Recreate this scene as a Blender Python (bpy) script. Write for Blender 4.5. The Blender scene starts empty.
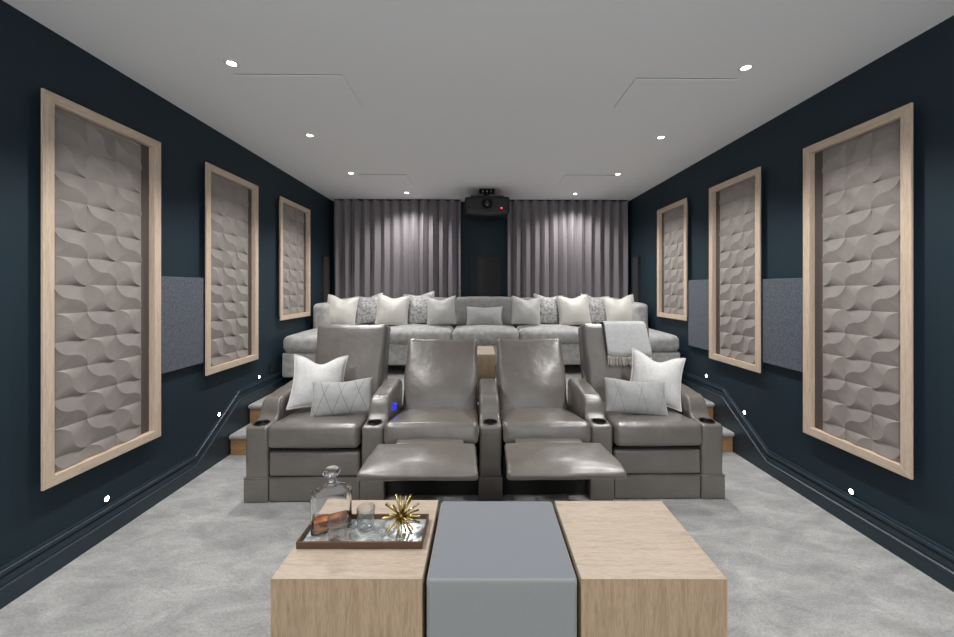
import bpy, bmesh, math, random
from mathutils import Vector, Matrix, noise
random.seed(7)
C = bpy.context.scene.collection
PI = math.pi
R = math.radians

# ------------------------------------------------------------------ materials
def mat(name, col, rough=.5, metal=0., spec=.5, **kw):
    m = bpy.data.materials.new(name); m.use_nodes = True
    b = m.node_tree.nodes['Principled BSDF']
    b.inputs['Base Color'].default_value = (*col, 1)
    b.inputs['Roughness'].default_value = rough
    b.inputs['Metallic'].default_value = metal
    b.inputs['Specular IOR Level'].default_value = spec
    for k, v in kw.items():
        b.inputs[k.replace('_', ' ')].default_value = v
    return m

def N(m, t, **props):
    n = m.node_tree.nodes.new(t)
    for k, v in props.items(): setattr(n, k, v)
    return n

def L(m, a, b): m.node_tree.links.new(a, b)

def coords(m, scale=(1, 1, 1), rot=(0, 0, 0)):
    tc = N(m, 'ShaderNodeTexCoord'); mp = N(m, 'ShaderNodeMapping')
    mp.inputs['Scale'].default_value = scale; mp.inputs['Rotation'].default_value = rot
    L(m, tc.outputs['Object'], mp.inputs['Vector'])
    return mp.outputs['Vector']

def noise_fac(m, vec, scale, detail=4, rough=.55, dist=0):
    n = N(m, 'ShaderNodeTexNoise')
    n.inputs['Scale'].default_value = scale; n.inputs['Detail'].default_value = detail
    n.inputs['Roughness'].default_value = rough; n.inputs['Distortion'].default_value = dist
    L(m, vec, n.inputs['Vector'])
    return n.outputs['Fac']

def ramp(m, fac, stops):
    r = N(m, 'ShaderNodeValToRGB'); e = r.color_ramp.elements
    while len(e) < len(stops): e.new(.5)
    for el, (p, c) in zip(e, stops):
        el.position = p; el.color = (*c, 1)
    L(m, fac, r.inputs['Fac'])
    return r.outputs['Color']

def bump(m, fac, strength, dist=.01, prev=None):
    b = N(m, 'ShaderNodeBump'); b.inputs['Strength'].default_value = strength; b.inputs['Distance'].default_value = dist
    L(m, fac, b.inputs['Height'])
    if prev: L(m, prev, b.inputs['Normal'])
    return b.outputs['Normal']

def P(m): return m.node_tree.nodes['Principled BSDF']
def setcol(m, c): L(m, c, P(m).inputs['Base Color'])
def setnrm(m, n): L(m, n, P(m).inputs['Normal'])
def mixc(m, fac, a, b, mode='MIX'):
    x = N(m, 'ShaderNodeMix', data_type='RGBA', blend_type=mode)
    for s, v in (('Factor', fac), ('A', a), ('B', b)):
        i = [q for q in x.inputs if q.name == s and (q.type == 'RGBA' if s != 'Factor' else q.type == 'VALUE')][0]
        if hasattr(v, 'is_output'): L(m, v, i)
        elif s == 'Factor': i.default_value = v
        else: i.default_value = (*v, 1)
    return [q for q in x.outputs if q.type == 'RGBA'][0]

def scl(c, k): return tuple(v*k for v in c)

def fabric(name, col, var=.2, big=6, weave=900, rough=.85, sheen=.3, bstr=.25, col2=None):
    m = mat(name, col, rough, Sheen_Weight=sheen, Sheen_Roughness=.4)
    v = coords(m)
    f = noise_fac(m, v, big, 5, .6)
    c2 = col2 or scl(col, 1-var)
    setcol(m, ramp(m, f, [(.35, c2), (.65, scl(col, 1+var*.4) if not col2 else col)]))
    setnrm(m, bump(m, noise_fac(m, v, weave, 2), bstr, .002))
    return m

def wood(name, c_light, c_dark, scale=(1, 1, 1), rough=.45, big=1.0):
    """grain runs along the axis with the small scale value"""
    m = mat(name, c_light, rough)
    v = coords(m, scale)
    f1 = noise_fac(m, v, 3.0*big, 6, .6, .6)
    f2 = noise_fac(m, v, 14.0*big, 4, .6)
    a = ramp(m, f1, [(.3, c_dark), (.52, c_light), (.75, scl(c_light, 1.08))])
    b = ramp(m, f2, [(.35, scl(c_dark, .82)), (.55, (1, 1, 1))])
    setcol(m, mixc(m, .3, a, b, 'MULTIPLY'))
    setnrm(m, bump(m, f2, .08, .002))
    return m

def emit(name, col, s):
    m = mat(name, (.02, .02, .02), .4)
    P(m).inputs['Emission Color'].default_value = (*col, 1)
    P(m).inputs['Emission Strength'].default_value = s
    return m

M = {}
WALL = (.0128, .0282, .0410)
m = M['wall'] = mat('navy_paint', WALL, .62, spec=.35)
v = coords(m); setnrm(m, bump(m, noise_fac(m, v, 160, 3), .05, .002))
M['trim'] = mat('navy_satin_paint', (.0165, .0325, .046), .34, spec=.5)
m = M['ceiling'] = mat('ceiling_paint', (.92, .92, .93), .8, spec=.2)
m = M['carpet'] = mat('silver_carpet', (.5, .49, .48), .95, spec=.1, Sheen_Weight=.25)
v = coords(m)
f = noise_fac(m, coords(m, (1.2, 2.4, 1), (0, 0, R(35))), 3.0, 8, .72, .5)
f2 = noise_fac(m, v, 95, 3, .7)
a = ramp(m, f, [(.32, (.285, .285, .284)), (.50, (.39, .39, .388)), (.68, (.53, .53, .526))])
b = ramp(m, f2, [(.3, (.62, .62, .62)), (.62, (1, 1, 1))])
setcol(m, mixc(m, .75, a, b, 'MULTIPLY'))
setnrm(m, bump(m, f2, .6, .006))
m = M['leather'] = mat('taupe_leather', (.19, .17, .152), .34, spec=.6, Coat_Weight=.75, Coat_Roughness=.26)
v = coords(m)
f = noise_fac(m, v, 5, 4)
setcol(m, ramp(m, f, [(.3, (.140, .124, .110)), (.7, (.176, .158, .142))]))
vo = N(m, 'ShaderNodeTexVoronoi'); vo.inputs['Scale'].default_value = 420; L(m, v, vo.inputs['Vector'])
n1 = bump(m, noise_fac(m, v, 8, 5, .55), .45, .02)
setnrm(m, bump(m, vo.outputs['Distance'], .14, .001, n1))
M['black'] = mat('black_plastic', (.006, .006, .007), .42)
M['dark'] = mat('dark_cavity', (.012, .011, .011), .8)
M['steel'] = mat('dark_steel', (.08, .08, .08), .4, .8)
M['chrome'] = mat('chrome', (.75, .75, .75), .15, 1)
OA, OB = (.66, .50, .365), (.50, .36, .245)
M['oak_frame'] = wood('pale_oak_upright', (.70, .565, .445), (.58, .45, .335), (30, 30, 1.6))
M['oak_frame_h'] = wood('pale_oak_across', (.70, .565, .445), (.58, .45, .335), (30, 1.6, 30))
M['oak_top'] = wood('pale_oak_top', (.52, .428, .342), (.42, .335, .258), (2.0, 22, 22), .38)
M['oak_front'] = wood('oak_boards_upright', (.50, .36, .235), (.385, .265, .16), (22, 22, 1.6), .45)
M['oak_riser'] = wood('golden_oak_riser', (.42, .24, .115), (.30, .155, .065), (1.6, 22, 22), .45)
M['tile'] = fabric('stone_grey_relief', (.30, .27, .25), .10, 9, 500, .8, .1, .15)
M['backing'] = mat('brown_backing', (.10, .08, .068), .8)
M['felt'] = fabric('slate_felt', (.098, .112, .140), .35, 70, 700, .95, .2, .4)
M['speaker'] = fabric('charcoal_speaker_cloth', (.03, .031, .034), .2, 40, 900, .9, .05, .2)
M['speaker_rim'] = mat('charcoal_frame', (.022, .023, .026), .6)
m = M['curtain'] = mat('mauve_grey_satin', (.215, .195, .21), .5, spec=.4, Sheen_Weight=.35, Sheen_Roughness=.35)
v = coords(m, (120, 120, 6)); setnrm(m, bump(m, noise_fac(m, v, 3, 3), .1, .002))
M['sofa'] = fabric('silver_velvet', (.44, .436, .428), .28, 16, 600, .6, .6, .2)
M['cream'] = fabric('pearl_satin', (.64, .625, .58), .08, 8, 700, .42, .3, .12)
M['silver'] = fabric('plain_silver_silk', (.47, .465, .45), .10, 8, 700, .5, .35, .12)
M['grey_lumbar'] = fabric('plain_grey_velvet', (.40, .40, .395), .12, 8, 700, .6, .4, .15)
M['pattern'] = fabric('crushed_silver_pattern', (.56, .56, .55), 0, 30, 700, .45, .4, .2, col2=(.20, .20, .205))
M['backcush'] = fabric('grey_velvet_back', (.27, .265, .262), .2, 14, 600, .7, .5, .2)
m = M['boucle'] = fabric('white_woven_cotton', (.70, .695, .685), .10, 60, 260, .9, .2, .7)
m = M['throwcloth'] = fabric('pale_grey_wool', (.50, .505, .51), .10, 40, 500, .95, .3, .5)
M['fringe'] = fabric('cream_wool_fringe', (.55, .51, .45), .2, 60, 300, .95, .2, .5)

def lined(name, base, period, slope, w):
    """plain cloth with stitched crossing diagonal lines"""
    m = fabric(name, base, .10, 12, 600, .75, .3, .3)
    tc = N(m, 'ShaderNodeTexCoord'); sp = N(m, 'ShaderNodeSeparateXYZ'); L(m, tc.outputs['Object'], sp.inputs[0])
    def ma(op, a, b=None):
        n = N(m, 'ShaderNodeMath', operation=op)
        for i, q in enumerate((a, b)):
            if q is None: continue
            if hasattr(q, 'is_output'): L(m, q, n.inputs[i])
            else: n.inputs[i].default_value = q
        return n.outputs[0]
    lines = None
    for s, off in ((slope, 0), (-slope, .02)):
        u = ma('ADD', ma('ADD', sp.outputs['X'], ma('MULTIPLY', sp.outputs['Z'], s)), off+5)
        d = ma('ABSOLUTE', ma('SUBTRACT', ma('MODULO', u, period), period/2))
        l = ma('LESS_THAN', d, w)
        lines = l if lines is None else ma('MAXIMUM', lines, l)
    old = P(m).inputs['Base Color'].links[0].from_socket
    setcol(m, mixc(m, lines, old, scl(base, .33)))
    return m
M['lined'] = lined('stitched_diamond_cloth', (.40, .40, .397), .118, .42, .0016)
M['ribbed'] = lined('stitched_ribbed_cloth', (.36, .36, .358), .16, .30, .0010)

def weave(name, a, b, sc, st):
    m = mat(name, a, .85, Sheen_Weight=.25)
    v = coords(m, (sc, sc, sc), (0, R(45), 0))
    ck = N(m, 'ShaderNodeTexChecker'); ck.inputs['Scale'].default_value = 1; L(m, v, ck.inputs['Vector'])
    f = noise_fac(m, coords(m), 420, 2)
    c = ramp(m, ck.outputs['Fac'], [(.2, a), (.8, b)])
    setcol(m, mixc(m, .35, c, ramp(m, f, [(.3, b), (.7, a)])))
    setnrm(m, bump(m, f, st, .002))
    return m
M['pouffe'] = weave('pale_grey_weave', (.33, .345, .338), (.225, .238, .236), 250, .3)
M['pouffe_top'] = weave('blue_grey_cloth', (.205, .218, .243), (.19, .203, .228), 330, .15)
m = M['mirror'] = mat('clouded_mirror', (.5, .52, .5), .12, .30)
v = coords(m); f = noise_fac(m, v, 14, 6, .65, 1.5)
setcol(m, ramp(m, f, [(.38, (.22, .245, .25)), (.5, (.52, .56, .56)), (.62, (.85, .9, .88))]))
L(m, ramp(m, f, [(.4, (.06, .06, .06)), (.7, (.3, .3, .3))]), P(m).inputs['Roughness'])
M['bronze'] = mat('bronze', (.13, .078, .052), .38, .6)
M['gold'] = mat('brass', (.62, .47, .20), .25, 1)
M['glass'] = mat('clear_glass', (1, 1, 1), .0, spec=.5, Transmission_Weight=1., IOR=1.47)
m = M['thin_glass'] = bpy.data.materials.new('thin_clear_glass'); m.use_nodes = True
nt = m.node_tree; nt.nodes.remove(P(m))
tr = N(m, 'ShaderNodeBsdfTransparent'); tr.inputs[0].default_value = (.965, .975, .975, 1)
gl = N(m, 'ShaderNodeBsdfGlossy'); gl.inputs['Roughness'].default_value = .03
fr = N(m, 'ShaderNodeLayerWeight'); fr.inputs['Blend'].default_value = .35
pw = N(m, 'ShaderNodeMath', operation='MULTIPLY'); pw.inputs[1].default_value = .8; mx = N(m, 'ShaderNodeMixShader'); L(m, fr.outputs['Facing'], pw.inputs[0]); L(m, pw.outputs[0], mx.inputs[0]); L(m, tr.outputs[0], mx.inputs[1]); L(m, gl.outputs[0], mx.inputs[2])
L(m, mx.outputs[0], nt.nodes['Material Output'].inputs['Surface'])
M['amber'] = mat('amber_spirit', (.92, .32, .10), .0, Transmission_Weight=1., IOR=1.36)
M['lamp'] = emit('lamp_glow', (1, .97, .93), 22)
M['lamp_small'] = emit('step_lamp_glow', (1, .95, .88), 16)
M['red'] = emit('red_indicator', (1, .03, .08), 4)
M['blue'] = emit('blue_indicator', (.01, .02, 1), 1.6)
M['white'] = mat('white_enamel', (.8, .8, .8), .45)
M['lens'] = mat('projector_lens', (.01, .01, .013), .08, spec=.8)

# ------------------------------------------------------------------ helpers
def obj(name, bm, m, parent=None, smooth=True, loc=None, rot=None):
    me = bpy.data.meshes.new(name)
    bmesh.ops.recalc_face_normals(bm, faces=bm.faces[:])
    if smooth:
        for f in bm.faces: f.smooth = True
    bm.to_mesh(me); bm.free()
    if m: me.materials.append(m)
    o = bpy.data.objects.new(name, me); C.objects.link(o)
    if parent: o.parent = parent
    if loc: o.location = loc
    if rot: o.rotation_euler = rot
    return o

def auto(o, ang=35):
    me = o.data
    me.shade_smooth()
    me.set_sharp_from_angle(angle=R(ang))
    return o

def tag(o, label=None, cat=None, group=None, kind=None):
    if label: o['label'] = label
    if cat: o['category'] = cat
    if group: o['group'] = group
    if kind: o['kind'] = kind
    return o

def thing(name, label, cat, loc=(0, 0, 0), rot=(0, 0, 0), group=None):
    o = bpy.data.objects.new(name, None); C.objects.link(o)
    o.empty_display_size = .1
    o.location = loc; o.rotation_euler = rot
    return tag(o, label, cat, group)

def copy_tree(o, parent=None):
    c = o.copy(); C.objects.link(c); c.parent = parent
    for ch in list(o.children): copy_tree(ch, c)
    return c

def struct(name, bm, m, parent=None, smooth=False):
    o = obj(name, bm, m, parent, smooth)
    if not parent: o['kind'] = 'structure'
    return o

def bx(bm, x0, x1, y0, y1, z0, z1, bev=0, seg=2):
    r = bmesh.ops.create_cube(bm, size=1)
    for v in r['verts']:
        v.co = Vector((x0+(x1-x0)*(v.co.x+.5), y0+(y1-y0)*(v.co.y+.5), z0+(z1-z0)*(v.co.z+.5)))
    if bev:
        es = list({e for v in r['verts'] for e in v.link_edges})
        bmesh.ops.bevel(bm, geom=es, offset=bev, segments=seg, profile=.5, affect='EDGES')
    return bm

def box(*a, **k): return bx(bmesh.new(), *a, **k)

def axis_pts(h, r, n, k=4):
    a = [-h + r*i/k for i in range(k)]
    b = [-h+r + (2*(h-r))*i/n for i in range(n+1)]
    c = [h-r + r*i/k for i in range(1, k+1)]
    return a+b+c

def rbox(c, hx, hy, hz, r, n=(6, 6, 6), fn=None, bm=None, k=4):
    """rounded box centred on c, fn reshapes each point (given relative to c)"""
    bm = bm or bmesh.new()
    H = (hx, hy, hz); new = []
    ax = [axis_pts(H[i], r, n[i], k) for i in range(3)]
    cache = {}
    def V(p):
        key = tuple(round(q, 6) for q in p)
        if key in cache: return cache[key]
        q = Vector([max(-(H[i]-r), min(H[i]-r, p[i])) for i in range(3)])
        d = Vector(p)-q
        if d.length > 1e-9: q = q + d.normalized()*r
        if fn: q = fn(q)
        v = bm.verts.new(q+Vector(c)); cache[key] = v
        return v
    for i in range(3):
        j, l = (i+1) % 3, (i+2) % 3
        for s in (-1, 1):
            for a in range(len(ax[j])-1):
                for b in range(len(ax[l])-1):
                    vs = []
                    for (aa, bb) in ((a, b), (a+1, b), (a+1, b+1), (a, b+1)):
                        p = [0, 0, 0]; p[i] = s*H[i]; p[j] = ax[j][aa]; p[l] = ax[l][bb]
                        vs.append(V(p))
                    try: bm.faces.new(vs)
                    except ValueError: pass
    return bm

def lathe(prof, seg=32, bm=None, c=(0, 0, 0), cap=True):
    bm = bm or bmesh.new(); rings = []
    for (r, z) in prof:
        if r < 1e-6: rings.append([bm.verts.new((c[0], c[1], c[2]+z))]*seg)
        else: rings.append([bm.verts.new((c[0]+r*math.cos(2*PI*i/seg), c[1]+r*math.sin(2*PI*i/seg), c[2]+z)) for i in range(seg)])
    for a, b in zip(rings, rings[1:]):
        for i in range(seg):
            j = (i+1) % seg
            vs = []
            for v in (a[i], a[j], b[j], b[i]):
                if v not in vs: vs.append(v)
            if len(vs) > 2:
                try: bm.faces.new(vs)
                except ValueError: pass
    return bm

def tube(pts, r, seg=8, bm=None, closed=False):
    bm = bm or bmesh.new(); pts = [Vector(p) for p in pts]; rings = []; n = len(pts)
    prevn = None
    for i, p in enumerate(pts):
        if closed: t = pts[(i+1) % n]-pts[i-1]
        else: t = pts[min(i+1, n-1)]-pts[max(i-1, 0)]
        t.normalize()
        u = prevn - t*prevn.dot(t) if prevn else t.orthogonal()
        u.normalize(); prevn = u; w = t.cross(u)
        rr = r[i] if isinstance(r, (list, tuple)) else r
        rings.append([bm.verts.new(p+(u*math.cos(2*PI*k/seg)+w*math.sin(2*PI*k/seg))*rr) for k in range(seg)])
    for i in range(n if closed else n-1):
        a, b = rings[i], rings[(i+1) % n]
        for k in range(seg):
            bm.faces.new((a[k], a[(k+1) % seg], b[(k+1) % seg], b[k]))
    if not closed:
        bm.faces.new(rings[0][::-1]); bm.faces.new(rings[-1])
    return bm

def prism(poly, axis, a, b, bm=None):
    """polygon in the two other axes (cyclic order) swept from a to b along axis"""
    bm = bm or bmesh.new()
    def mk(p, t):
        q = [0, 0, 0]; o = [i for i in range(3) if i != axis]
        q[o[0]], q[o[1]], q[axis] = p[0], p[1], t
        return bm.verts.new(q)
    A = [mk(p, a) for p in poly]; B = [mk(p, b) for p in poly]
    n = len(poly)
    bm.faces.new(A[::-1]); bm.faces.new(B)
    for i in range(n): bm.faces.new((A[i], A[(i+1) % n], B[(i+1) % n], B[i]))
    return bm

def lerp_tab(tab, x):
    if x <= tab[0][0]: return tab[0][1]
    for (a, va), (b, vb) in zip(tab, tab[1:]):
        if x <= b:
            t = (x-a)/(b-a); t = t*t*(3-2*t)
            return va+(vb-va)*t
    return tab[-1][1]

# ------------------------------------------------------------------ room shell
XL, XR, YB, YF, H = -2.115, 2.245, 5.56, -1.6, 2.70
T = .12
struct('floor', box(XL-T, XR+T, YF, YB+T, -.1, 0), M['carpet'])
struct('ceiling', box(XL-T, XR+T, YF, YB+T, H, H+.1), M['ceiling'])
struct('wall_left', box(XL-T, XL, YF, YB+T, 0, H), M['wall'])
struct('wall_right', box(XR, XR+T, YF, YB+T, 0, H), M['wall'])
struct('wall_back', box(XL, XR, YB, YB+T, 0, H), M['wall'])

S1, S2, Z1, Z2 = 3.215, 3.482, .173, .346     # step and platform
def nose(y0, y1, z):
    t = .036
    poly = [(y1, z-t), (y0-.014, z-t), (y0-.022, z-t*.75), (y0-.024, z-t*.45), (y0-.019, z-t*.12), (y0-.008, z), (y1, z)]
    return prism(poly, 0, XL+.028, XR-.028)
st = struct('step', box(XL+.028, XR-.028, S1+.02, S2+.02, 0, Z1-.036), M['dark'])
obj('riser', box(XL+.028, XR-.028, S1, S1+.02, 0, Z1-.036), M['oak_riser'], st, False)
obj('carpet_tread', nose(S1, S2+.02, Z1), M['carpet'], st, False)
pf = struct('platform', box(XL+.028, XR-.028, S2+.02, YB, 0, Z2-.036), M['dark'])
obj('riser', box(XL+.028, XR-.028, S2, S2+.02, Z1, Z2-.036), M['oak_riser'], pf, False)
obj('carpet_top', nose(S2, YB, Z2), M['carpet'], pf, False)

# skirting with its raking run beside the steps
PROF = [(0, .176), (.009, .175), (.012, .170), (.012, .165), (.0085, .162), (.017, .158), (.020, .153), (.020, .143), (.015, .138),
        (.009, .134), (.012, .130), (.0135, .126), (.0135, .096), (.010, .092), (.018, .090), (.025, .084), (.027, .076), (.024, .070), (.0235, .064)]
def skirting(name, xw, s, k=1):
    bm = bmesh.new()
    path = [(YF, 0), (2.845, 0), (3.365, Z2), (YB, Z2)]
    rows = []
    for y, z in path:
        rows.append([bm.verts.new((xw+s*.0005 + s*o*k, y, z+u)) for o, u in PROF] + [bm.verts.new((xw+s*.0235*k, y, 0)), bm.verts.new((xw+s*.0005, y, 0))])
    for a, b in zip(rows, rows[1:]):
        for i in range(len(a)-1): bm.faces.new((a[i], a[i+1], b[i+1], b[i]))
    bm.faces.new(rows[0]); bm.faces.new(rows[-1][::-1])
    o = struct(name, bm, M['trim'])
    return auto(o, 20)
skirting('baseboard_left', XL, 1, .78)
skirting('baseboard_right', XR, -1)

# ------------------------------------------------------------------ framed relief panels on the side walls
TILE = .1445
NS, NT = 7, 28
def s_curve(t, kind):
    """two quarter circles from the upper left to the lower right corner of a unit tile"""
    if t <= .5: a = PI + t*2*PI/2; p = (.5+.5*math.cos(a), 1+.5*math.sin(a))
    else: a = PI/2 - (t-.5)*2*PI/2; p = (.5+.5*math.cos(a), .5*math.sin(a))
    return p if kind == 0 else (1-p[1], 1-p[0])
def relief_bm(W, h, mirror):
    """three columns of sculpted tiles facing +x, centred on y, from z=0 up; top and bottom rows are cut by the frame"""
    bm = bmesh.new(); tw = W/3
    rows = int(h/TILE)+2; off = -.55*TILE
    for r in range(rows):
        for c in range(3):
            kind = (r+c) % 2
            for half in (0, 1):
                g = {}
                for a in range(NT+1):
                    t = a/NT; S = s_curve(t, kind)
                    E = ((0, 1-2*t) if t <= .5 else (2*t-1, 0)) if half == 0 else ((2*t, 1) if t <= .5 else (1, 2-2*t))
                    hr = .0155*max(0, math.sin(PI*t))**.55
                    for b in range(NS+1):
                        q = b/NS
                        u = S[0]+(E[0]-S[0])*q; v = S[1]+(E[1]-S[1])*q
                        if mirror: u = 1-u
                        g[a, b] = bm.verts.new((.003+hr*(1-q)**1.15, -W/2+(c+u)*tw, off+(r+v)*TILE))
                for a in range(NT):
                    for b in range(NS):
                        bm.faces.new((g[a, b], g[a+1, b], g[a+1, b+1], g[a, b+1]))
    bmesh.ops.remove_doubles(bm, verts=bm.verts[:], dist=1e-5)
    for z, up in ((0, -1), (h, 1)):
        bmesh.ops.bisect_plane(bm, geom=bm.verts[:]+bm.edges[:]+bm.faces[:], plane_co=(0, 0, z), plane_no=(0, 0, up), clear_outer=True)
    bnd = [e for e in bm.edges if e.is_boundary]
    ret = bmesh.ops.extrude_edge_only(bm, edges=bnd)
    for v in ret['geom']:
        if isinstance(v, bmesh.types.BMVert): v.co.x = 0
    return bm

def framed(y0, y1, z0, z1, side, label):
    """local +x points into the room"""
    xw = XL if side < 0 else XR
    yc = (y0+y1)/2
    t = thing('framed_relief_panel', label, 'wall panel', (xw-side*.0015, yc, z0), (0, 0, 0 if side < 0 else PI), 'framed relief panels along the side walls')
    w = (y1-y0)/2; h = z1-z0; fw = .050; lip = .013
    obj('batten', box(0, .0055, -w+.03, w-.03, .03, h-.03), M['wall'], t, False)
    obj('backing', box(.0058, .0066, -w+fw*.75, w-fw*.75, fw*.75, h-fw*.75), M['backing'], t, False)
    f0, f1 = .032, .0435
    def piece(nm, outer, m):
        bm = bmesh.new()
        prism(outer(0, fw), 0, f0, f1, bm)
        bmesh.ops.bevel(bm, geom=bm.edges[:], offset=.001, segments=1, affect='EDGES')
        prism(outer(fw-lip, fw-.0003), 0, .0068, f0+.001, bm)
        obj(nm, bm, m, t, False)
    for s in (-1, 1):
        piece('frame_upright', lambda a, b: [(s*(w-a), a), (s*(w-a), h-a), (s*(w-b), h-b), (s*(w-b), b)], M['oak_frame'])
    for top in (0, 1):
        fz = (lambda q: h-q) if top else (lambda q: q)
        piece('frame_rail', lambda a, b: [(-w+a, fz(a)), (w-a, fz(a)), (w-b, fz(b)), (-w+b, fz(b))], M['oak_frame_h'])
    o = obj('relief', relief_bm(2*w-2*fw-.080, h-2*fw-.006, side > 0), M['tile'], t, True, (.0068, side*.020, fw+.003))
    o.data.set_sharp_from_angle(angle=R(13))
    return t
framed(1.820, 2.492, .446, 2.372, -1, 'tall oak-framed stone-grey relief panel nearest the camera on the left navy wall')
framed(2.905, 3.592, .744, 2.385, -1, 'middle oak-framed relief panel of the left wall, beside the slate felt rectangle')
framed(3.995, 4.706, 1.075, 2.392, -1, 'shortest oak-framed relief panel of the left wall, by the left end of the sofa')
framed(1.867, 2.498, .446, 2.356, 1, 'tall oak-framed stone-grey relief panel nearest the camera on the right navy wall')
framed(2.883, 3.521, .756, 2.362, 1, 'middle oak-framed relief panel of the right wall, between two slate felt rectangles')
framed(3.903, 4.542, 1.075, 2.366, 1, 'shortest oak-framed relief panel of the right wall, by the right end of the sofa')

def felt(y0, y1, z0, z1, side, label):
    xw = (XL+.0015) if side < 0 else (XR-.0015)
    t = thing('mounted_felt_panel', label, 'acoustic panel', (xw, (y0+y1)/2, z0), (0, 0, 0 if side < 0 else PI), 'slate felt panels on the side walls')
    w = (y1-y0)/2
    obj('felt_face', box(.006, .026, -w, w, 0, z1-z0, bev=.004), M['felt'], t, False)
    obj('backing_board', box(0, .006, -w+.008, w-.008, .008, z1-z0-.008), M['speaker_rim'], t, False)
felt(2.498, 2.899, .845, 1.495, -1, 'slate grey felt rectangle on the left wall between two oak frames')
felt(2.504, 2.877, .842, 1.486, 1, 'slate grey felt rectangle on the right wall between nearest and middle oak frames')
felt(3.527, 3.897, .82, 1.50, 1, 'slate grey felt rectangle on the right wall between middle and shortest oak frames')

def speaker(loc, rz, w, h, label, cat='speaker panel'):
    t = thing('mounted_speaker', label, 'speaker', loc, (0, 0, rz), 'dark cloth speakers at the back of the room')
    bm = bmesh.new(); f = .012
    for a in ((-w/2, -w/2+f, 0, h), (w/2-f, w/2, 0, h), (-w/2+f, w/2-f, 0, f), (-w/2+f, w/2-f, h-f, h)):
        bx(bm, a[0], a[1], -.034, 0, a[2], a[3])
    obj('frame', bm, M['speaker_rim'], t, False)
    obj('grille', box(-w/2+f, w/2-f, -.030, -.002, f, h-f, bev=.002), M['speaker'], t, False)
    return t
speaker((.135, YB-.001, 1.02), 0, .42, .86, 'charcoal cloth speaker on the dark wall between the curtains')
speaker((XL+.0015, 5.24, 1.10), R(90), .20, .765, 'narrow charcoal speaker in the left back corner beside the curtain')
speaker((XR-.0015, 5.20, 1.10), R(-90), .20, .765, 'narrow charcoal speaker in the right back corner beside the curtain')

# ------------------------------------------------------------------ curtains
def curtain(x0, x1, nf, label, ph):
    bm = bmesh.new(); nx = nf*16; zs = [Z2+.006, Z2+.3, 1.0, 1.6, 2.2, 2.55, 2.62, 2.66, 2.692]
    rows = []
    for z in zs:
        row = []
        for i in range(nx+1):
            t = i/nx; a = 2*PI*nf*t+ph
            amp = .064*(1+.25*math.sin(3.1*t*PI+ph))
            w = math.sin(a)+.18*math.sin(2*a+1.1)+.08*math.sin(a*.5+z)
            row.append(bm.verts.new((x0+(x1-x0)*t+.016*math.sin(2*a)+.004*math.sin(z*2+i), 5.425-amp*w*.75+.006*math.sin(z*1.7+t*9), z)))
        rows.append(row)
    for a, b in zip(rows, rows[1:]):
        for i in range(nx): bm.faces.new((a[i], a[i+1], b[i+1], b[i]))
    t = thing('curtain', label, 'curtain', ((x0+x1)/2, 5.425, 0), group='full-height curtains')
    bmesh.ops.translate(bm, verts=bm.verts[:], vec=(-(x0+x1)/2, -5.425, 0))
    o = obj('drape', bm, M['curtain'], t)
    md = o.modifiers.new('thick', 'SOLIDIFY'); md.thickness = .003
    obj('track', box(x0-(x0+x1)/2, x1-(x0+x1)/2, -.012, .012, 2.680, 2.699), M['black'], t, False)
curtain(-2.035, -.235, 13, 'mauve-grey pleated curtain left of the projector', .4)
curtain(.465, 2.20, 13, 'mauve-grey pleated curtain right of the projector', 2.2)

# ------------------------------------------------------------------ projector
t = thing('projector', 'black ceiling projector with a red light between the two curtains', 'projector', (.135, 4.72, 2.31))
def pjf(p):
    if p.z < -.02: p.z += -.035*(1-(p.x/.285)**2)*min(1, (-p.z-.02)/.06)*1.0
    k = max(0, 1-((abs(p.x)-.2)/.12)**2) if abs(p.x) > .2 else 1
    return p
obj('body', rbox((0, .22, .16), .285, .22, .105, .03, (10, 4, 4), pjf), M['black'], t)
obj('top_cover', box(-.215, .215, .03, .40, .262, .285, bev=.008), M['black'], t, False)
bm = lathe([(.0, .012), (.05, .012), (.052, .0), (.066, -.012), (.07, 0), (.07, .03)], 32)
bmesh.ops.rotate(bm, verts=bm.verts[:], cent=(0, 0, 0), matrix=Matrix.Rotation(R(90), 3, 'X'))
bmesh.ops.translate(bm, verts=bm.verts[:], vec=(0, -.008, .17))
obj('lens', bm, M['lens'], t)
obj('trim_strip', tube([(-.27, -.004, .115), (-.1, -.006, .095), (.0, -.006, .09), (.1, -.006, .095), (.27, -.004, .115)], .004), M['steel'], t)
bm = bmesh.new(); bmesh.ops.create_uvsphere(bm, u_segments=12, v_segments=8, radius=.009)
obj('indicator_light', bm, M['red'], t, loc=(.18, -.004, .118))
br = obj('ceiling_bracket', box(-.10, .10, .10, .34, .376, .389, bev=.004), M['black'], t, False)
obj('bracket_pole', lathe([(0, .285), (.03, .285), (.03, .376), (0, .376)], 20, c=(0, .22, 0)), M['black'], t)
for x in (-.05, 0, .05):
    bm = bmesh.new(); bmesh.ops.create_uvsphere(bm, u_segments=12, v_segments=8, radius=.011)
    obj('bracket_bolt', bm, M['chrome'], t, loc=(x, .10, .355))
    obj('bolt_arm', tube([(x, .10, .285), (x, .10, .378)], .006), M['steel'], t)

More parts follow.
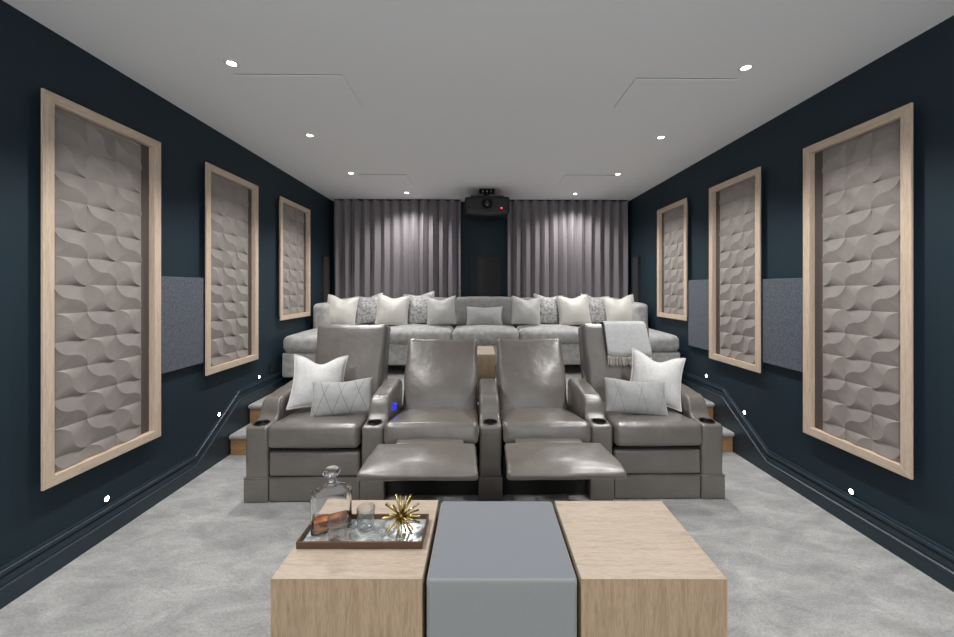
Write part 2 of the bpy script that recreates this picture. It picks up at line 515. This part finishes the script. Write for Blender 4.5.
# ------------------------------------------------------------------ ceiling panels, downlights, step lights, socket
def cpanel(x0, x1, y0, y1, label):
    t = thing('ceiling_panel', label, 'ceiling panel', ((x0+x1)/2, (y0+y1)/2, H-.001), group='flush square panels in the ceiling')
    w, d = (x1-x0)/2, (y1-y0)/2
    obj('reveal', box(-w+.004, w-.004, -d+.004, d-.004, -.004, 0), M['speaker_rim'], t, False)
    obj('panel_face', box(-w, w, -d, d, -.009, -.004, bev=.001), M['ceiling'], t, False)
cpanel(-1.458, -.802, 2.264, 2.65, 'larger flush white panel in the ceiling, left side near the camera')
cpanel(.971, 1.605, 2.273, 2.645, 'larger flush white panel in the ceiling, right side near the camera')
cpanel(-1.338, -.785, 4.24, 4.58, 'smaller flush white panel in the ceiling, left side near the curtain')
cpanel(1.002, 1.595, 4.23, 4.56, 'smaller flush white panel in the ceiling, right side near the curtain')

SPOTS = []
def downlight(x, y, label, power, size=112, blend=.75):
    t = thing('downlight', label, 'ceiling light', (x, y, H-.0005), group='round downlights in the ceiling')
    obj('rim', lathe([(.0237, -.004), (.028, -.007), (.036, -.006), (.040, -.001), (.040, 0), (.0237, 0), (.0237, -.004)], 28), M['white'], t)
    obj('lamp_lens', lathe([(0, -.0045), (.016, -.004), (.0235, -.002), (.0235, -.0005), (0, -.0005)], 24), M['lamp'], t)
    l = bpy.data.lights.new('lamp', 'SPOT'); l.energy = power; l.color = (1, .982, .955)
    l.spot_size = R(size); l.spot_blend = blend; l.shadow_soft_size = .035
    lo = bpy.data.objects.new('lamp', l); C.objects.link(lo); lo.parent = t; lo.location = (0, 0, -.03)
PW = 55
for x, y, s in ((-1.395, 2.157, 'first from the camera on the left'), (1.565, 2.157, 'first from the camera on the right'),
                (-1.395, 3.16, 'second from the camera on the left'), (1.565, 3.16, 'second from the camera on the right'),
                (-1.395, 4.19, 'third from the camera on the left'), (1.585, 4.185, 'third from the camera on the right')):
    downlight(x, y, 'small round glowing downlight, '+s, PW)
downlight(-.935, 5.04, 'small round glowing downlight close to the left curtain', PW*1.1, 140, 1)
downlight(1.337, 5.06, 'small round glowing downlight close to the right curtain', PW*1.1, 140, 1)
for y in (1.16, .15):
    for x, s in ((-1.395, 'left'), (1.565, 'right')):
        downlight(x, y, 'small round downlight above and behind the camera, %s side, %s' % (s, 'nearer' if y > 1 else 'further'), PW)

def steplight(side, y, z, label):
    x = XL+.0005 if side < 0 else XR-.0005
    t = thing('step_light', label, 'wall light', (x, y, z), (0, R(90) if side < 0 else R(-90), 0), 'little round lights above the skirting')
    obj('rim', lathe([(.014, .004), (.017, .006), (.021, .004), (.022, 0), (.014, 0), (.014, .004)], 24), M['trim'], t)
    obj('lamp_lens', lathe([(0, .005), (.010, .0045), (.014, .003), (.014, .0005), (0, .0005)], 20), M['lamp_small'], t)
steplight(-1, 2.172, .213, 'tiny round wall light under the nearest left oak frame')
steplight(-1, 3.107, .381, 'tiny round wall light beside the left steps, above the sloping skirting')
steplight(-1, 3.675, .553, 'tiny round wall light above the left platform skirting, next to the socket')
steplight(1, 2.212, .199, 'tiny round wall light under the nearest right oak frame')
steplight(1, 3.106, .378, 'tiny round wall light beside the right steps, above the sloping skirting')
steplight(1, 3.627, .562, 'tiny round wall light above the right platform skirting')
t = thing('power_socket', 'dark double socket low on the left wall beside the sofa', 'socket', (XL+.0008, 3.924, .55), (0, 0, R(90)))
obj('plate', box(-.073, .073, -.008, 0, 0, .086, bev=.003), M['black'], t, False)
for s in (-1, 1):
    obj('switch_rocker', box(s*.035-.011, s*.035+.011, -.012, -.008, .054, .072, bev=.001), M['speaker_rim'], t, False)
    obj('socket_face', box(s*.035-.02, s*.035+.02, -.0095, -.008, .010, .046, bev=.0008), M['speaker_rim'], t, False)

# ------------------------------------------------------------------ recliners
AW = .0745                                            # half width of an arm
ARM_TOP = [(0, .496), (.128, .500), (.150, .516), (.162, .545), (.178, .592), (.200, .622), (.235, .636), (.45, .652), (.615, .662), (.655, .650), (.688, .60)]
def make_arm(parent, xc):
    L0 = .688; h0 = .5
    def fn(p):
        y = p.y + L0/2
        z = (p.z + h0/2)
        top = lerp_tab(ARM_TOP, y)
        k = max(0, (z-.30)/(h0-.30))
        z2 = z + (top-h0)*k
        # waist of the arm behind the cup shelf is a little slimmer, front bottom flares
        p2 = Vector((p.x, p.y, z2-h0/2))
        p2.x *= 1 - .07*min(1, max(0, (y-.13)/.04))
        n = noise.noise(Vector((p.x*9+xc*3, y*6, z*6)))
        if abs(p.x) > AW*.8: p2.x += .003*n
        return p2
    bm = rbox((0, L0/2, h0/2), AW, L0/2, h0/2, .022, (3, 64, 14), fn)
    a = obj('arm', bm, M['leather'], parent, loc=(xc, 0, .004))
    # bore of the cup holder
    cb = lathe([(0, .42), (.044, .42), (.044, .60), (0, .60)], 32, c=(0, .066, 0))
    cut = obj('cutter', cb, None, parent, loc=(xc, 0, .004))
    md = a.modifiers.new('b', 'BOOLEAN'); md.operation = 'DIFFERENCE'; md.object = cut; md.solver = 'EXACT'
    bpy.context.view_layer.update()
    dg = bpy.context.evaluated_depsgraph_get()
    me = bpy.data.meshes.new_from_object(a.evaluated_get(dg))
    a.modifiers.clear(); a.data = me
    me.shade_smooth(); me.set_sharp_from_angle(angle=R(48))
    bpy.data.objects.remove(cut)
    obj('cup_holder', lathe([(0, .426), (.0405, .426), (.0425, .43), (.0425, .496), (.044, .5015), (.049, .5035), (.051, .501), (.049, .4985), (.0436, .497), (.0436, .423), (0, .423)], 32, c=(0, .066, .0015)), M['black'], a)
    def sk(p):
        if p.z > .05: p.x *= .985
        return p
    obj('skirt', rbox((0, .12, .078), AW+.006, .127, .078, .008, (3, 6, 4), sk, k=2), M['leather'], a)
    tb = []
    obj('skirt_seam', tube([(-AW-.005, .04, .157), (-AW-.005, -.006, .157), (AW+.005, -.006, .157), (AW+.005, .04, .157)], .0025, 6), M['leather'], a)
    return a

def pad(parent, name, c, hx, hy, hz, r, crown=(0, 0, 0), n=(12, 12, 4), seed=0, wr=.004, rot=None, extra=None, m='leather'):
    def fn(p):
        u, v, w = p.x/hx, p.y/hy, p.z/hz
        bell = lambda a, b: max(0, (1-a*a))*max(0, (1-b*b))
        if abs(w) > .5: p.z += math.copysign(crown[2]*bell(u, v), w)
        if abs(v) > .7: p.y += math.copysign(crown[1]*bell(u, w), v)
        if abs(u) > .7: p.x += math.copysign(crown[0]*bell(v, w), u)
        nn = noise.noise(Vector((p.x*7+seed*5.3, p.y*7, p.z*7)))+.5*noise.noise(Vector((p.x*19, p.y*19+seed, p.z*17)))
        d = p.normalized()
        p = p + d*wr*nn
        if extra: p = extra(p, u, v, w)
        return p
    return obj(name, rbox((0, 0, 0), hx, hy, hz, r, n, fn), M[m], parent, loc=c, rot=rot)

def piping(parent, name, hx, hz, y, r=.004, c=(0, 0, 0), rot=None, m='leather'):
    pts = []
    k = .03
    for sx, sz, a0 in ((1, 1, 0), (-1, 1, 90), (-1, -1, 180), (1, -1, 270)):
        for i in range(5):
            a = R(a0+i*22.5)
            pts.append((sx*(hx-k)+k*math.cos(a), y, sz*(hz-k)+k*math.sin(a)))
    return obj(name, tube(pts, r, 6, closed=True), M[m], parent, loc=c, rot=rot)

def recliner(xa, xb, reclined, arms, label, seed):
    """xa, xb: inner faces of the arms either side; origin on the floor at the middle of the seat front"""
    xc = (xa+xb)/2; hw = (xb-xa)/2-.0075
    t = thing('recliner', label, 'recliner', (xc, 2.496, 0), group='row of four leather recliners')
    for ax in arms: make_arm(t, ax-xc)
    # seat
    if not reclined:
        def front(p, u, v, w):
            return p
        pad(t, 'seat', (0, .315, .418), hw, .345, .078, .034, (0, .010, .020), (14, 12, 4), seed, .004, (R(-4), 0, 0))
        up = obj('base', box(-hw+.01, hw-.01, .06, .66, .02, .335), M['dark'], t, False)
        fr = pad(t, 'footrest', (0, .028, .251), hw-.001, .030, .083, .018, (0, .010, 0), (14, 3, 8), seed+3, .002)
        obj('lower_band', rbox((0, .030, .085), hw-.001, .032, .079, .010, (10, 3, 6), k=3), M['leather'], t)
        obj('band_seam', tube([(-hw+.004, -.004, .166), (hw-.004, -.004, .166)], .003, 6), M['leather'], t)
        obj('tab', box(-hw+.004, hw-.004, .012, .05, .330, .345), M['dark'], t, False)
    else:
        pad(t, 'seat', (0, .325, .398), hw, .372, .072, .036, (0, .010, .014), (14, 12, 4), seed, .005, (R(-9.5), 0, 0))
        obj('base', box(-hw+.003, hw-.003, .055, .66, .012, .275), M['dark'], t, False)  # base brought forward in near-black, painting the shaded cavity behind the footrest
        def fe(p, u, v, w):
            p.x *= 1+.025*(-v)
            if v < -.55: p.z += -.012*((-v-.55)/.45)**1.5*(.6+.4*abs(u))
            return p
        fr = pad(t, 'footrest', (-.018 if seed == 2 else .022, -.300, .412), .318, .185, .026, .020, (0, .012, .020), (18, 14, 3), seed+5, .006, (R(-.5), 0, 0), fe)
        obj('footrest_board', box(-.24, .24, -.15, .16, -.036, -.024), M['dark'], fr, False)
        pad(t, 'footrest_flap', (0, -.070, .416), .218, .050, .014, .012, (0, 0, .006), (10, 5, 2), seed+6, .002, (R(4), 0, 0))
        for s in (-1, 1):
            bm = tube([(s*.235, .054, .22), (s*.235, -.10, .30), (s*.235, -.28, .372)], .008, 6)
            tube([(s*.245, .054, .30), (s*.245, -.06, .25), (s*.245, -.16, .372)], .008, 6, bm)
            obj('lift_arm', bm, M['black'], t)
    # backrest: y = thickness, z = height, pivoting at its bottom front edge
    if not reclined: y0, z0, lean, hh, th = .565, .415, 15.5, .358, .085
    else: y0, z0, lean, hh, th = .525, .405, 27.5, .320, .085
    def be(p, u, v, w):
        # ears at the upper corners, plump middle, slight waist
        p.x *= 1 - .018*(1-abs(w)) + (.012 if reclined else .035)*max(0, w) + (.040*max(0, 1-((w-.05)/.45)**2) if reclined else 0)
        if w > .6: p.z += .014*(abs(u)**3)*(w-.6)/.4
        if v < -.5: p.y -= .030*math.exp(-((w+.35)/.55)**2)*max(0, 1-u*u)
        return p
    hwb = hw - .004
    b = thing('backrest_pivot', None, None) if False else None
    pv = Matrix.Rotation(R(-lean), 4, 'X')
    ctr = Vector((0, y0, z0)) + pv.to_3x3() @ Vector((0, th, hh))
    bk = pad(t, 'backrest', ctr, hwb, th, hh, .040, (0, .016, .008), (14, 5, 14), seed+9, .006, (R(-lean), 0, 0), be)
    piping(bk, 'piping', hwb-.010, hh-.004, -th+.036, .0045)
    shell = obj('back_shell', rbox((0, th+.022, -.02), hwb-.008, .028, hh-.02, .018, (4, 2, 6), k=2), M['leather'], bk)
    return t
A = [-1.455, -.692, .094, .840, 1.588]
r1 = recliner(A[0]+AW, A[1]-AW, False, [A[0], A[1]], 'upright leather recliner at the left end of the row, holding two pillows', 1)
r2 = recliner(A[1]+AW, A[2]-AW, True, [A[2]], 'second leather recliner from the left, footrest raised behind the tray', 2)
r3 = recliner(A[2]+AW, A[3]-AW, True, [A[3]], 'third leather recliner from the left, footrest raised behind the blue-grey pouffe', 3)
r4 = recliner(A[3]+AW, A[4]-AW, False, [A[4]], 'upright leather recliner at the right end of the row, with the pale throw', 4)
lb = obj('control_light', box(-.006, .006, -.018, .018, -.022, .022, bev=.003), M['blue'], r2, False, loc=(A[1]+AW+.002-r2.location.x, .345, .522))
lb['label'] = 'small blue control light'

# ------------------------------------------------------------------ cushions
def cushion_bm(w, h, th, dent=.03, ear=.06, seed=0, n=22, wr=.006):
    bm = bmesh.new(); g = {}
    def shape(u, v, s):
        su, sv = math.sin(u*PI/2), math.sin(v*PI/2)
        uu, vv = .5*u+.5*su, .5*v+.5*sv
        x = w/2*uu*(1-ear*(1-vv*vv)); z = h/2*vv*(1-ear*(1-uu*uu))
        if v > 0: z -= dent*math.exp(-(u/.38)**2)*v
        k = max(0, (1-uu**2))**.55*max(0, (1-vv**2))**.55
        y = s*th/2*k
        nn = noise.noise(Vector((x*11+seed*7.7, z*11, s*3+seed)))+.5*noise.noise(Vector((x*27, z*27+seed, s)))
        y += wr*nn*min(1, k*2.5)
        crease = dent*.5*math.exp(-(u/.22)**2)*max(0, v)
        y -= s*crease*k
        return Vector((x, y, z))
    for s in (-1, 1):
        for i in range(n+1):
            for j in range(n+1):
                edge = i in (0, n) or j in (0, n)
                key = (i, j, 0 if edge else s)
                if key not in g: g[key] = bm.verts.new(shape(-1+2*i/n, -1+2*j/n, s))
        for i in range(n):
            for j in range(n):
                vs = [g[(a, b, 0 if (a in (0, n) or b in (0, n)) else s)] for a, b in ((i, j), (i+1, j), (i+1, j+1), (i, j+1))]
                try: bm.faces.new(vs)
                except ValueError: pass
    edge = [g[(i, 0, 0)].co.copy() for i in range(n)]+[g[(n, j, 0)].co.copy() for j in range(n)]
    edge += [g[(n-i, n, 0)].co.copy() for i in range(n)]+[g[(0, n-j, 0)].co.copy() for j in range(n)]
    return bm, edge

def pillow(label, m, x, y, z, w, h, th, lean, roll, yaw, group, dent=.03, ear=.06, pipe=None, seed=0, name='throw_pillow'):
    """z is the height of its lowest edge"""
    bm, edge = cushion_bm(w, h, th, dent, ear, seed)
    rot = Matrix.Rotation(R(yaw), 3, 'Z') @ Matrix.Rotation(R(-lean), 3, 'X') @ Matrix.Rotation(R(roll), 3, 'Y')
    zc = z + max(0, -min((rot @ v.co).z for v in bm.verts))
    t = thing(name, label, 'pillow', (x, y, zc), rot.to_euler(), group)
    obj('cover', bm, M[m], t)
    if pipe: obj('piping', tube(edge, .0065, 6, closed=True), M[pipe], t)
    return t

# ------------------------------------------------------------------ sectional sofa on the platform
SB = Z2
t = sofa = thing('sectional_sofa', 'long silver velvet U-shaped sofa with two chaise ends, against the curtains', 'sofa', (.075, 4.6, SB))
ox, oy = .075, 4.6
SXL, SXR = -2.06, 2.192
CI_L, CI_R = -1.22, 1.37
def sofa_base(x0, x1, y0, y1):
    return obj('base', rbox(((x0+x1)/2-ox, (y0+y1)/2-oy, .255), (x1-x0)/2, (y1-y0)/2, .130, .022, (8, 8, 3), k=3), M['sofa'], t)
sofa_base(SXL, CI_L-.004, 3.99, 5.33); sofa_base(CI_L, CI_R, 4.60, 5.33); sofa_base(CI_R+.004, SXR, 3.99, 5.33)
for x, y in ((SXL+.12, 4.1), (CI_L-.1, 4.1), (CI_R+.1, 4.1), (SXR-.12, 4.1), (SXL+.12, 5.2), (SXR-.12, 5.2), (-.3, 4.72), (.5, 4.72)):
    obj('foot', lathe([(0, 0), (.022, 0), (.03, .126), (0, .126)], 16, c=(x-ox, y-oy, .001)), M['dark'], t)
def seatc(name, x0, x1, y0, y1, seed, hz=.088):
    def sag(p, u, v, w):
        return p
    return pad(t, name, ((x0+x1)/2-ox, (y0+y1)/2-oy, .385+hz+.002), (x1-x0)/2-.003, (y1-y0)/2, hz, .06, (.004, .018, .042), (14, 14, 3), seed, .008, None, None, 'sofa')
seatc('chaise_cushion', SXL, CI_L-.003, 3.975, 5.10, 21)
seatc('chaise_cushion', CI_R+.003, SXR, 3.975, 5.10, 22)
seatc('seat_cushion', CI_L, -.30, 4.58, 5.10, 23); seatc('seat_cushion', -.30, .53, 4.58, 5.10, 24); seatc('seat_cushion', .53, CI_R, 4.58, 5.10, 25)
obj('back_frame', rbox((0, 5.25-oy, .43), (SXR-SXL)/2, .075, .405, .035, (10, 2, 6), k=3), M['sofa'], t)
for x in (SXL+.092, SXR-.092):
    def af(p): return p
    o = pad(t, 'arm', (x-ox, 4.985-oy, .625), .089, .27, .250, .055, (.004, .006, .012), (4, 8, 8), 31, .005, None, None, 'sofa')
def backc(x0, x1, seed, top=.93):
    hz = (top-.55)/2
    return pad(t, 'back_cushion', ((x0+x1)/2-ox, 5.135-oy, .56+hz), (x1-x0)/2-.004, .065, hz, .05, (.004, .03, .012), (10, 3, 8), seed, .008, (R(-9), 0, 0), None, 'backcush')
for i, (a, b) in enumerate(((SXL+.19, -1.14), (-1.14, -.29), (-.29, .52), (.52, 1.30), (1.30, SXR-.19))): backc(a, b, 40+i, .925 + (.012 if i == 2 else 0))

G = 'scatter pillows along the sofa back'
ZP = SB+.585
def sp(px, m, w, label, roll=0, lean=16, yaw=0, y=4.90, pipe=None, seed=0, dent=.03, h=None, z=None):
    pillow(label, m, px, y, z or ZP, w, h or w, .135 if 'pattern' not in m else .11, lean, roll, yaw, G, dent, .055, pipe, seed)
XP = lambda px, y=4.93: (px-481.7)/375*y+.069
sp(-1.755, 'cream', .385, 'pearl piped pillow at the far left of the sofa, leaning on its arm', 6, 18, 10, 4.90, 'cream', 1, .045)
sp(-1.425, 'pattern', .40, 'crushed-silver patterned pillow between the two left pearl piped pillows', -8, 18, -6, 4.985, None, 2)
sp(-1.085, 'cream', .40, 'bright pearl piped pillow third from the left on the sofa', 4, 18, 8, 4.87, 'cream', 3, .04)
sp(-.755, 'pattern', .42, 'crushed-silver patterned pillow just left of the plain silver one, left half', -7, 18, -8, 4.98, 'silver', 4)
sp(-.450, 'silver', .385, 'plain silver pillow just left of the small central lumbar cushion', -5, 20, -8, 4.84, None, 5, .04)
sp(.105, 'grey_lumbar', .475, 'small rectangular grey lumbar cushion at the middle of the sofa', 0, 22, 0, 4.86, None, 6, .008, .265)
sp(.640, 'silver', .385, 'plain silver pillow just right of the small central lumbar cushion', 5, 20, 6, 4.84, None, 7, .04)
sp(.955, 'pattern', .41, 'crushed-silver patterned pillow just right of the plain silver one, right half', 4, 18, 4, 4.98, None, 8)
sp(1.27, 'cream', .40, 'bright pearl piped pillow third from the right on the sofa', -4, 18, -6, 4.88, 'cream', 9, .04)
sp(1.585, 'pattern', .40, 'crushed-silver patterned pillow between the two right pearl piped pillows', 6, 18, 4, 4.985, None, 10)
sp(1.89, 'cream', .385, 'pearl piped pillow at the far right of the sofa, leaning on its arm', -6, 18, -10, 4.90, 'cream', 11, .045)

# recliner pillows and the throw
G2 = 'pillows on the end recliners'
pillow('white woven square pillow on the left end recliner, behind the lined pillow', 'boucle', -1.195, 2.86, .512, .385, .40, .17, 24, 5, 20, G2, .055, .11, 'boucle', 21)
pillow('grey rectangular pillow with stitched diamond lines on the left end recliner', 'lined', -.966, 2.71, .513, .420, .245, .12, 26, -3.5, 6, G2, .012, .03, None, 22)
pillow('white woven square pillow on the right end recliner, behind the grey pillow', 'boucle', 1.375, 2.86, .512, .385, .40, .17, 24, 10, -14, G2, .055, .11, 'boucle', 23)
pillow('grey rectangular pillow with faint stitched lines on the right end recliner', 'ribbed', 1.145, 2.69, .513, .435, .245, .12, 26, 3.5, -5, G2, .012, .03, None, 24)

def throw():
    lean = R(15.5); y0, z0 = .565, .415
    t = thing('throw_blanket', 'pale grey fringed throw hanging over the backrest of the right end recliner', 'throw', (1.275, 2.496, 0))
    D = Vector((0, math.sin(lean), math.cos(lean))); Nn = Vector((0, -math.cos(lean), math.sin(lean)))
    base = Vector((0, y0, z0))
    th, hh = .17, .704
    # path down the back, over the top, down the front (s along height, o out of the front face)
    path = [(.47, -th-.072), (.60, -th-.073), (.690, -th-.070), (.725, -th-.045), (.738, -th+.0), (.744, -.085), (.742, -.03), (.732, .010), (.70, .027), (.64, .034), (.56, .043), (.48, .050), (.43, .052)]
    bm = bmesh.new(); rows = []; nx = 22
    ww = .178
    for k, (s, o) in enumerate(path):
        row = []
        for i in range(nx+1):
            u = -1+2*i/nx
            wob = .004*math.sin(u*9+k*.5)+.003*math.sin(u*4)
            w2 = ww*(1+.05*max(0, k-6)/6)
            p = base + D*(s+.004*math.sin(u*5)*(k > 8)) + Nn*(o+wob+.006)
            row.append(bm.verts.new((u*w2 + .012*max(0, k-6)/6, p.y, p.z)))
        rows.append(row)
    for a, b in zip(rows, rows[1:]):
        for i in range(nx): bm.faces.new((a[i], a[i+1], b[i+1], b[i]))
    ends = [(v.co.copy()) for v in rows[-1]]
    o = obj('cloth', bm, M['throwcloth'], t)
    md = o.modifiers.new('thick', 'SOLIDIFY'); md.thickness = .007; md.offset = 0
    fb = bmesh.new()
    for i in range(34):
        f = i/33*nx; a = ends[min(int(f), nx-1)]; b = ends[min(int(f)+1, nx)]
        p = a.lerp(b, f-int(f)); d = -D
        q = Vector((random.uniform(-.006, .006), random.uniform(-.004, .002), 0))
        tube([p+d*-.004, p+d*.026+q*.4, p+d*.058+q, p+d*.082+q*1.3], [.0036, .0034, .004, .0012], 6, fb)
    obj('fringe', fb, M['fringe'], t)
throw()

# ------------------------------------------------------------------ oak pedestal on the platform
t = thing('side_table', 'slim oak pedestal table on the platform, seen between the two middle recliners', 'side table', (.090, 3.53, SB+.001))
obj('table_top', box(-.089, .089, 0, .50, .422, .447, bev=.002), M['oak_top'], t, False)
obj('front_panel', box(-.089, .089, 0, .022, 0, .422), M['oak_front'], t, False)
obj('back_panel', box(-.089, .089, .478, .50, 0, .422), M['oak_front'], t, False)
for s in (-1, 1): obj('side_panel', box(s*.078-.011, s*.078+.011, .022, .478, 0, .422), M['oak_front'], t, False)

# ------------------------------------------------------------------ coffee table blocks
TH_ = .430
TR = R(-.85)
def oak_block(x0, x1, y0, y1, label):
    cx_ = (x0+x1)/2
    w, d = (x1-x0)/2, y1-y0
    t = thing('coffee_table', label, 'coffee table', (cx_, y0, .001), (0, 0, TR), 'oak block coffee tables')
    k = .0255; tt = TH_-.001
    bm = prism([(0, tt), (d, tt), (d, tt-k), (k, tt-k)], 0, -w, w)
    bmesh.ops.bevel(bm, geom=[e for e in bm.edges if all(v.co.z > tt-1e-4 for v in e.verts)], offset=.001, segments=2, affect='EDGES')
    obj('top_panel', bm, M['oak_top'], t, False)
    obj('front_panel', prism([(0, 0), (0, tt-.0004), (k-.0002, tt-k-.0004), (k-.0002, 0)], 0, -w, w), M['oak_front'], t, False)
    obj('back_panel', box(-w, w, d-.024, d, 0, TH_-.0262), M['oak_front'], t, False)
    for s in (-1, 1): obj('side_panel', box(s*(w-.012)-.012, s*(w-.012)+.012, .024, d-.024, 0, TH_-.0262), M['oak_front'], t, False)
    return t
oak_block(-.697, -.184, 1.2755, 1.751, 'pale oak block table on the left, carrying the drinks tray')
oak_block(.355, .849, 1.2605, 1.728, 'pale oak block table on the right, with nothing on it')
t = thing('pouffe', 'blue-grey woven block pouffe between the two oak tables', 'pouffe', (.0865, 1.270, .001), (0, 0, TR))
def pf_(p):
    if p.z > .1: p.z += .004*(1-(p.x/.26)**2)*(1-(p.y/.24)**2)
    return p
bm = rbox((0, .237, .2395), .2575, .237, .1895, .016, (12, 12, 12), pf_)
up = obj('upholstery', bm, M['pouffe'], t)
bm = bmesh.new(); bm.from_mesh(up.data)
top = [f for f in bm.faces if f.calc_center_median().z > .4255]
keep = bm.copy()
bmesh.ops.delete(bm, geom=[f for f in bm.faces if f.calc_center_median().z <= .4255], context='FACES')
bmesh.ops.delete(keep, geom=[f for f in keep.faces if f.calc_center_median().z > .4255], context='FACES')
keep.to_mesh(up.data); keep.free()
obj('top_cover', bm, M['pouffe_top'], t)['label'] = 'blue-grey smooth top cloth'
obj('plinth', box(-.23, .23, .03, .445, 0, .049), M['dark'], t, False)
# tray, drinks and ornament on the left block
tz = TH_+.001
t = thing('tray', 'bronze-edged tray with a clouded mirror base on the left oak block', 'tray', (-.443, 1.421, tz), (0, 0, TR))
w, d, hr, tk = .2385, .180, .026, .006
obj('mirror_base', box(-w+tk, w-tk, tk, d-tk, 0, .006), M['mirror'], t, False)
for nm, a in (('rim', (-w, w, 0, tk)), ('rim', (-w, w, d-tk, d)), ('rim', (-w, -w+tk, tk, d-tk)), ('rim', (w-tk, w, tk, d-tk))):
    obj(nm, box(a[0], a[1], a[2], a[3], 0, hr, bev=.001), M['bronze'], t, False)
gz = tz+.0065

def loft(sections, bm=None, cap=True):
    bm = bm or bmesh.new(); rings = []
    for (hx, hy, z, r) in sections:
        pts = []
        for (sx, sy, a0) in ((1, 1, 0), (-1, 1, 90), (-1, -1, 180), (1, -1, 270)):
            for i in range(7):
                a = R(a0+i*15)
                pts.append((sx*(hx-r)+r*math.cos(a), sy*(hy-r)+r*math.sin(a), z))
        rings.append([bm.verts.new(p) for p in pts])
    n = len(rings[0])
    for a, b in zip(rings, rings[1:]):
        for i in range(n): bm.faces.new((a[i], a[(i+1) % n], b[(i+1) % n], b[i]))
    if cap: bm.faces.new(rings[0][::-1]); bm.faces.new(rings[-1])
    return bm
t = thing('decanter', 'square-shouldered glass decanter with a ball stopper and little amber spirit, on the tray', 'decanter', (-.589, 1.532, gz), (0, 0, R(25)))
t.scale = (1, 1, .94)
hx, hy = .078, .029
outer = [(hx-.006, hy-.006, 0, .02), (hx, hy, .006, .022), (hx, hy, .160, .022), (hx-.004, hy-.003, .172, .022), (hx-.018, hy-.010, .183, .02), (.035, .022, .192, .018), (.021, .020, .199, .0199), (.0175, .0175, .206, .0174), (.0175, .0175, .216, .0174), (.021, .021, .219, .0209), (.021, .021, .223, .0209),
         (.0135, .0135, .223, .0134), (.0125, .0125, .20, .0124), (.03, .017, .186, .015), (hx-.022, hy-.014, .178, .017), (hx-.008, hy-.0065, .168, .018), (hx-.0045, hy-.0045, .156, .019), (hx-.0045, hy-.0045, .020, .018), (hx-.010, hy-.010, .013, .014)]
o = obj('bottle', loft(outer), M['glass'], t); auto(o, 50)
lv = .052
o = obj('spirit', loft([(hx-.0105, hy-.0105, .0132, .0138), (hx-.0046, hy-.0046, .0205, .0178), (hx-.0046, hy-.0046, lv, .0188)]), M['amber'], t); auto(o, 50)
o = obj('stopper', lathe([(0, .200), (.010, .2005), (.0118, .2225), (.0118, .2245), (.018, .2265), (.026, .2315), (.033, .242), (.034, .249), (.030, .258), (.020, .265), (0, .268)], 28), M['glass'], t); auto(o, 50)
o = obj('neck_collar', lathe([(.0180, .206), (.0195, .2065), (.0195, .2145), (.0180, .215), (.0180, .206)], 28), M['chrome'], t)

def tumbler(x, y, label):
    t = thing('tumbler', label, 'glass', (x, y, gz), group='tumblers on the tray')
    o = obj('glass_body', lathe([(0, 0), (.030, 0), (.0325, .002), (.034, .010), (.0365, .086), (.0357, .0875), (.0349, .086), (.0322, .016), (.029, .013), (0, .013)], 36), M['thin_glass'], t)
    auto(o, 60)
tumbler(-.540, 1.463, 'clear tumbler on the tray in front of the decanter')
tumbler(-.450, 1.532, 'clear tumbler on the tray between decanter and brass starburst')

t = thing('starburst_ornament', 'spiky brass starburst ornament on the right end of the tray', 'ornament', (-.300, 1.500, gz+.071))
bm = bmesh.new(); bmesh.ops.create_icosphere(bm, subdivisions=2, radius=.011)
obj('core', bm, M['gold'], t)
n = 30
for i in range(n):
    z = 1-2*(i+.5)/n; a = i*2.39996; r = (1-z*z)**.5
    dv = Vector((r*math.cos(a), r*math.sin(a), z))
    ln = .080 if dv.z > -.55 else min(.080, .0685/max(.2, -dv.z))
    obj('spike', tube([dv*.006, dv*ln], [.0036, .0042], 7), M['gold'], t)

# ------------------------------------------------------------------ camera, world, view
cam = bpy.data.cameras.new('camera'); co = bpy.data.objects.new('camera', cam); C.objects.link(co)
cam.sensor_width = 36; cam.lens = 375/954*36
cam.shift_x = (477-481.7)/954; cam.shift_y = (288.5-318.5)/954
co.location = (0, 0, 1.414); co.rotation_euler = (R(90), 0, R(-.8))
cam.clip_start = .02
bpy.context.scene.camera = co
w = bpy.data.worlds.new('world'); bpy.context.scene.world = w; w.use_nodes = True
bg = w.node_tree.nodes['Background']; bg.inputs[0].default_value = (.93, .97, 1, 1); bg.inputs[1].default_value = 1.25
vs = bpy.context.scene.view_settings
vs.view_transform = 'Standard'; vs.look = 'None'; vs.gamma = 1; vs.use_curve_mapping = False; vs.exposure = .30
